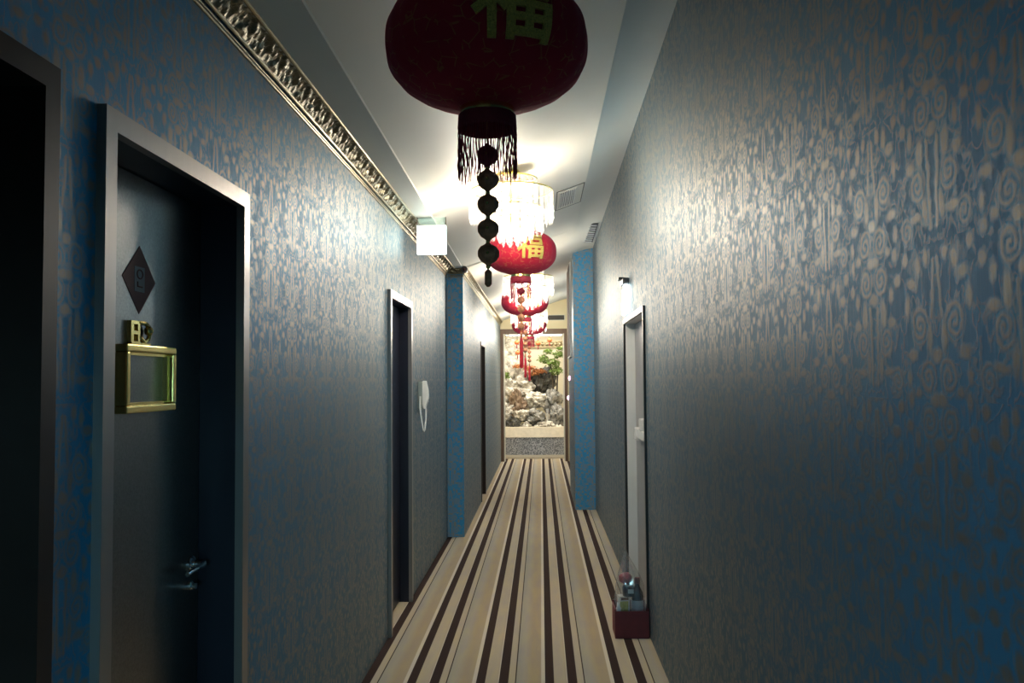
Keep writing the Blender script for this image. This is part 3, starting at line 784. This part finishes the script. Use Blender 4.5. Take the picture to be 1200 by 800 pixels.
# ------------------------------------------------------------------ garden room beyond the doorway
GY = 19.7
w = MB(); w.box(-1.4, 1.2, GY, GY + .1, 0, 3.0); struct(w.done('wall_garden_back', 'gardenwall'))
w = MB(); w.box(-1.5, -1.4, YE + .12, GY, 0, 3.0); struct(w.done('wall_garden_left', 'gardenwall'))
w = MB(); w.box(1.2, 1.3, YE + .12, GY, 0, 3.0); struct(w.done('wall_garden_right', 'gardenwall'))
w = MB(); w.box(-1.5, 1.3, YE + .12, GY + .1, 2.92, 3.0); struct(w.done('ceiling_garden', 'strip'))
fz = MB(); fz.box(-1.4, 1.2, GY - .06, GY, 2.34, 2.50)
for i in range(26):
    x = -1.35 + i * .1; fz.ball((x, GY - .06, 2.42), .045, 8, (1, .5, 1.1))
struct(fz.done('trim_5', 'gold'))
tl = thing('strip_lamp', 'long white strip lamp along the top of the garden room', 'lamp', (-.15, 19.3, 2.62))
k = MB(); k.box(-.62, .62, -.03, .03, -.02, .0); k.done('lit_tube', 'tube', tl)
k = MB(); k.box(-.64, .64, -.035, .035, .0, .30); k.done('lamp_housing', 'strip', tl)
al = bpy.data.lights.new('garden_light', 'AREA'); al.energy = 26; al.size = 1.6; al.size_y = .7; al.shape = 'RECTANGLE'; al.color = (1, .95, .83)
ao = bpy.data.objects.new('garden_light', al); C.objects.link(ao); ao.location = (-.15, 17.75, 2.90)

pt = thing('stone_planter', 'curved grey granite planter wall with cream stone rim, under the rockery', 'planter', (-.135, 17.6, 0))
def arc_slab(mb, y_in, z0, z1, push=0., bulge=.10, lean=0.):
    n = 24; A = []
    for zz, ln in ((z0, 0), (z1, lean)):
        A.append([mb.b.verts.new((-1.05 + 2.1 * i / n, -bulge * (1 - (2 * i / n - 1) ** 2) - push + ln, zz)) for i in range(n + 1)])
        A.append([mb.b.verts.new((-1.05 + 2.1 * i / n, y_in, zz)) for i in range(n + 1)])
    f0, b0, f1, b1 = A
    for i in range(n):
        mb.b.faces.new((f0[i], f0[i + 1], f1[i + 1], f1[i])); mb.b.faces.new((b1[i], b1[i + 1], b0[i + 1], b0[i]))
        mb.b.faces.new((f1[i], f1[i + 1], b1[i + 1], b1[i])); mb.b.faces.new((b0[i], b0[i + 1], f0[i + 1], f0[i]))
    mb.b.faces.new((f0[0], f1[0], b1[0], b0[0])); mb.b.faces.new((b0[n], b1[n], f1[n], f0[n]))
    return mb
arc_slab(MB(), .35, .075, .43).done('granite_facing', 'granite', pt)
arc_slab(MB(), .42, .43, .63, .03, lean=.10).done('stone_rim', 'rim', pt)
arc_slab(MB(), .3, 0, .035, .06).done('plinth', 'rim', pt); arc_slab(MB(), .3, .035, .075, .02).done('plinth_step', 'creamwood', pt)
k = MB(); k.box(-1.05, 1.05, .40, 1.9, .3, .58); k.done('planting_bed', 'pebble', pt)

def G(px, py, y): return ((px - 634) / 1000 * y, y, 1.6 + (445 - py) / 1000 * y)
ROCKS = [
    (600, 428, 40, 66, 18.95, 'rockpale', 'tall pale pointed rock slab at the back of the rockery, left of the red tassel'),
    (594, 458, 26, 30, 18.55, 'rockpale', 'pale craggy boulder high on the left side of the rockery'),
    (612, 453, 26, 24, 18.6, 'rockpale', 'cream pitted rock in the upper middle of the rockery under the orange shrub'),
    (607, 475, 22, 34, 18.25, 'rockbrown', 'brown upright rock in the left middle of the rockery'),
    (594, 484, 20, 24, 18.15, 'rockpale', 'pale rounded rock at the left edge of the rockery above the rim'),
    (627, 470, 26, 20, 18.3, 'rockpale', 'broad white rock in the centre of the rockery'),
    (636, 447, 28, 30, 18.8, 'rockdark', 'large dark rock behind the centre of the rockery beside the tree trunks'),
    (646, 470, 24, 26, 18.4, 'rockgrey', 'grey pitted rock right of centre above the waterfall'),
    (601, 497, 18, 16, 17.95, 'rockdark', 'black rock on the planter rim at the left'),
    (625, 489, 30, 20, 18.1, 'rockgrey', 'grey block of rock just left of the waterfall'),
    (654, 489, 20, 26, 18.1, 'rockgrey', 'grey rock at the right edge of the rockery by the doorway'),
    (616, 499, 12, 10, 17.9, 'rockpale', 'small white rock on the planter rim beside the black rock'),
    (611, 486, 18, 13, 18.0, 'rockpale', 'low cream rock between the brown rock and the black rock'),
    (640, 497, 20, 8, 17.92, 'rockpale', 'flat white rock on the planter rim under the waterfall'),
]
for i, (px, py, wpx, hpx, y, m_, lab) in enumerate(ROCKS):
    b = bmesh.new(); bmesh.ops.create_icosphere(b, subdivisions=4, radius=1)
    s = y / 1000; wx, hz = wpx * s / 2, hpx * s / 2; off = Vector((i * 7.3, i * 3.1, i * 1.7))
    smooth_ = i == 0
    for v in b.verts:
        c = v.co.copy()
        n_ = noise.noise(c * 1.3 + off) * .45 + noise.noise(c * 3 + off) * .25 + noise.noise(c * 7 + off) * .12
        cell = noise.cell(c * 2.2 + off) * .18
        f_ = 1 + (n_ + cell) * (.45 if smooth_ else .9)
        v.co = Vector((c.x * wx * f_ * (1 - .35 * (c.z > 0) * c.z if smooth_ else 1), c.y * min(wx, .28) * f_, c.z * hz * f_))
    me = bpy.data.meshes.new('garden_rock'); b.to_mesh(me); b.free(); me.materials.append(M[m_])
    o = bpy.data.objects.new('garden_rock', me); C.objects.link(o); o.location = G(px, py, y); tag(o, lab, 'rock', 'rockery rocks')
wf = MB()
for q in range(5):
    x = .10 + q * .012; wf.tube([(x, 17.95, 1.0), (x + .004, 17.92, .85), (x - .003, 17.9, .66)], .004, 6)
tag(wf.done('waterfall', 'water'), 'thin white trickle of water falling between the grey rocks', 'waterfall')
wf = MB()
for q in range(260):
    x = random.uniform(-.15, .42); wf.ball((x, 17.85 + random.uniform(-.06, .12), .60 + random.uniform(0, .05)), random.uniform(.010, .022), 6)
o = tag(wf.done('white_gravel', 'pebble'), 'white gravel along the planter rim under the waterfall', 'gravel'); o['kind'] = 'stuff'

def foliage(mb, c, r, n, size):
    for _ in range(n):
        while True:
            d = Vector((random.uniform(-1, 1), random.uniform(-1, 1), random.uniform(-1, 1)))
            if d.length < 1: break
        p = Vector(c) + Vector((d.x * r[0], d.y * r[1], d.z * r[2]))
        t = Vector((random.uniform(-1, 1), random.uniform(-1, 1), random.uniform(-.8, .3))).normalized()
        b_ = t.cross(Vector((random.uniform(-1, 1), random.uniform(-1, 1), 1))).normalized()
        L = size * random.uniform(.7, 1.3); W_ = L * .28
        q = [mb.b.verts.new(p + t * a_ * L + b_ * w_ * W_) for a_, w_ in ((0, 0), (.45, 1), (1, 0), (.45, -1))]
        mb.b.faces.new(q)
tr = thing('garden_tree', 'slender green leafed tree on two dark trunks at the right of the rockery', 'tree', (.27, 18.3, .6))
def trel(px, py): p = G(px, py, 18.3); return (p[0] - .27, 0, p[2] - .6)
for pts in ([(650, 492), (649, 465), (647, 440), (645, 425)], [(653, 492), (652, 470), (653, 445), (655, 428)]):
    k = MB(); k.tube([trel(*p) for p in pts], [.024, .020, .016, .010], 8); k.done('trunk', 'bark', tr, smooth=True)
k = MB()
for px, py, rx, rz, n in ((637, 420, .13, .09, 240), (648, 425, .16, .10, 330), (655, 415, .13, .07, 220), (652, 434, .16, .08, 300), (643, 411, .10, .05, 140), (657, 408, .08, .04, 100)):
    c = trel(px, py); foliage(k, c, (rx, .16, rz), n, .055)
k.done('foliage', 'leafg', tr, kind='stuff')
az = thing('orange_shrub', 'orange leafed shrub spreading across the top of the rockery', 'shrub', (-.1, 18.5, 1.5))
k = MB()
for px, py, rx, rz, n in ((608, 428, .14, .04, 160), (620, 431, .16, .06, 240), (632, 434, .16, .05, 220), (624, 437, .14, .04, 150)):
    c = G(px, py, 18.5); foliage(k, (c[0] + .1, 0, c[2] - 1.5), (rx, .15, rz), n, .05)
k.done('foliage', 'leafo', az, kind='stuff')
for dx in (-.2, .05, .2): k = MB(); k.tube([(dx * .5, .02, -.12), (dx * .8, 0, .06), (dx, 0, .22)], [.014, .011, .006], 6); k.done('stem', 'bark', az)
gs = thing('green_shrub', 'small green shrub at the left edge of the rockery', 'shrub', G(593, 440, 18.3))
k = MB(); foliage(k, (0, 0, .02), (.09, .1, .07), 140, .05); k.done('foliage', 'leafg', gs, kind='stuff')
k = MB(); k.tube([(0, 0, -.1), (.01, 0, .03)], .008, 6); k.done('stem', 'bark', gs)
for px, py, m_, lab in ((606, 401, 'orange', 'small red lantern hanging in the garden room at the far left of its row'), (607, 413, 'orange', 'small orange lantern hanging low in the garden room beside the lantern string'),
                        (631, 402, 'orange', 'small pale red lantern hanging in the middle of the garden room'), (644.5, 398.5, 'orange', 'small orange lantern hanging highest, above the green tree')):
    c = G(px, py, 18.2)
    t = thing('garden_lantern', lab, 'lantern', c, 0, 'small garden lanterns')
    k = MB(); k.lathe([(.018, .045), (.040, .036), (.056, .012), (.056, -.012), (.040, -.036), (.018, -.045)], 18, ribs=9, ribd=.12); k.done('lantern_body', m_, t, smooth=True)
    k = MB(); k.lathe([(.020, .058), (.020, .044)], 12); k.done('top_cap', 'brass', t)
    k = MB(); k.tube([(0, 0, .05), (0, 0, 2.92 - c[2])], .003, 5); k.done('cord', 'black', t)
    k = MB(); k.lathe([(.003, -.045), (.011, -.07), (.012, -.13)], 8); k.done('silk_tassel', 'redtrim', t, smooth=True)

# ------------------------------------------------------------------ camera, world, view
cam = bpy.data.cameras.new('camera'); cam.sensor_width = 36; cam.lens = 30; cam.clip_start = .02
co = bpy.data.objects.new('camera', cam); C.objects.link(co)
d = Vector((.034, -.045, -1)).normalized(); up = Vector((-.01, 1, 0)); up = (up - d * up.dot(d)).normalized(); xx = d.cross(up)
R = Matrix((xx, d, up))               # rows: world axes in camera space -> camera axes in world space by columns
co.matrix_world = Matrix.Translation((0, 0, 1.6)) @ R.to_4x4()
SC.camera = co
wd = bpy.data.worlds.new('world'); SC.world = wd; wd.use_nodes = True
bg = wd.node_tree.nodes.get('Background'); bg.inputs[0].default_value = (.5, .6, .8, 1); bg.inputs[1].default_value = .0
SC.view_settings.view_transform = 'Standard'; SC.view_settings.look = 'None'; SC.view_settings.gamma = 1; SC.view_settings.use_curve_mapping = False
SC.view_settings.exposure = EXPO
SC.cycles.max_bounces = 10; SC.cycles.diffuse_bounces = 6; SC.cycles.glossy_bounces = 5; SC.cycles.transparent_max_bounces = 32
SC.cycles.sample_clamp_indirect = 6
SC.cycles.use_denoising = True
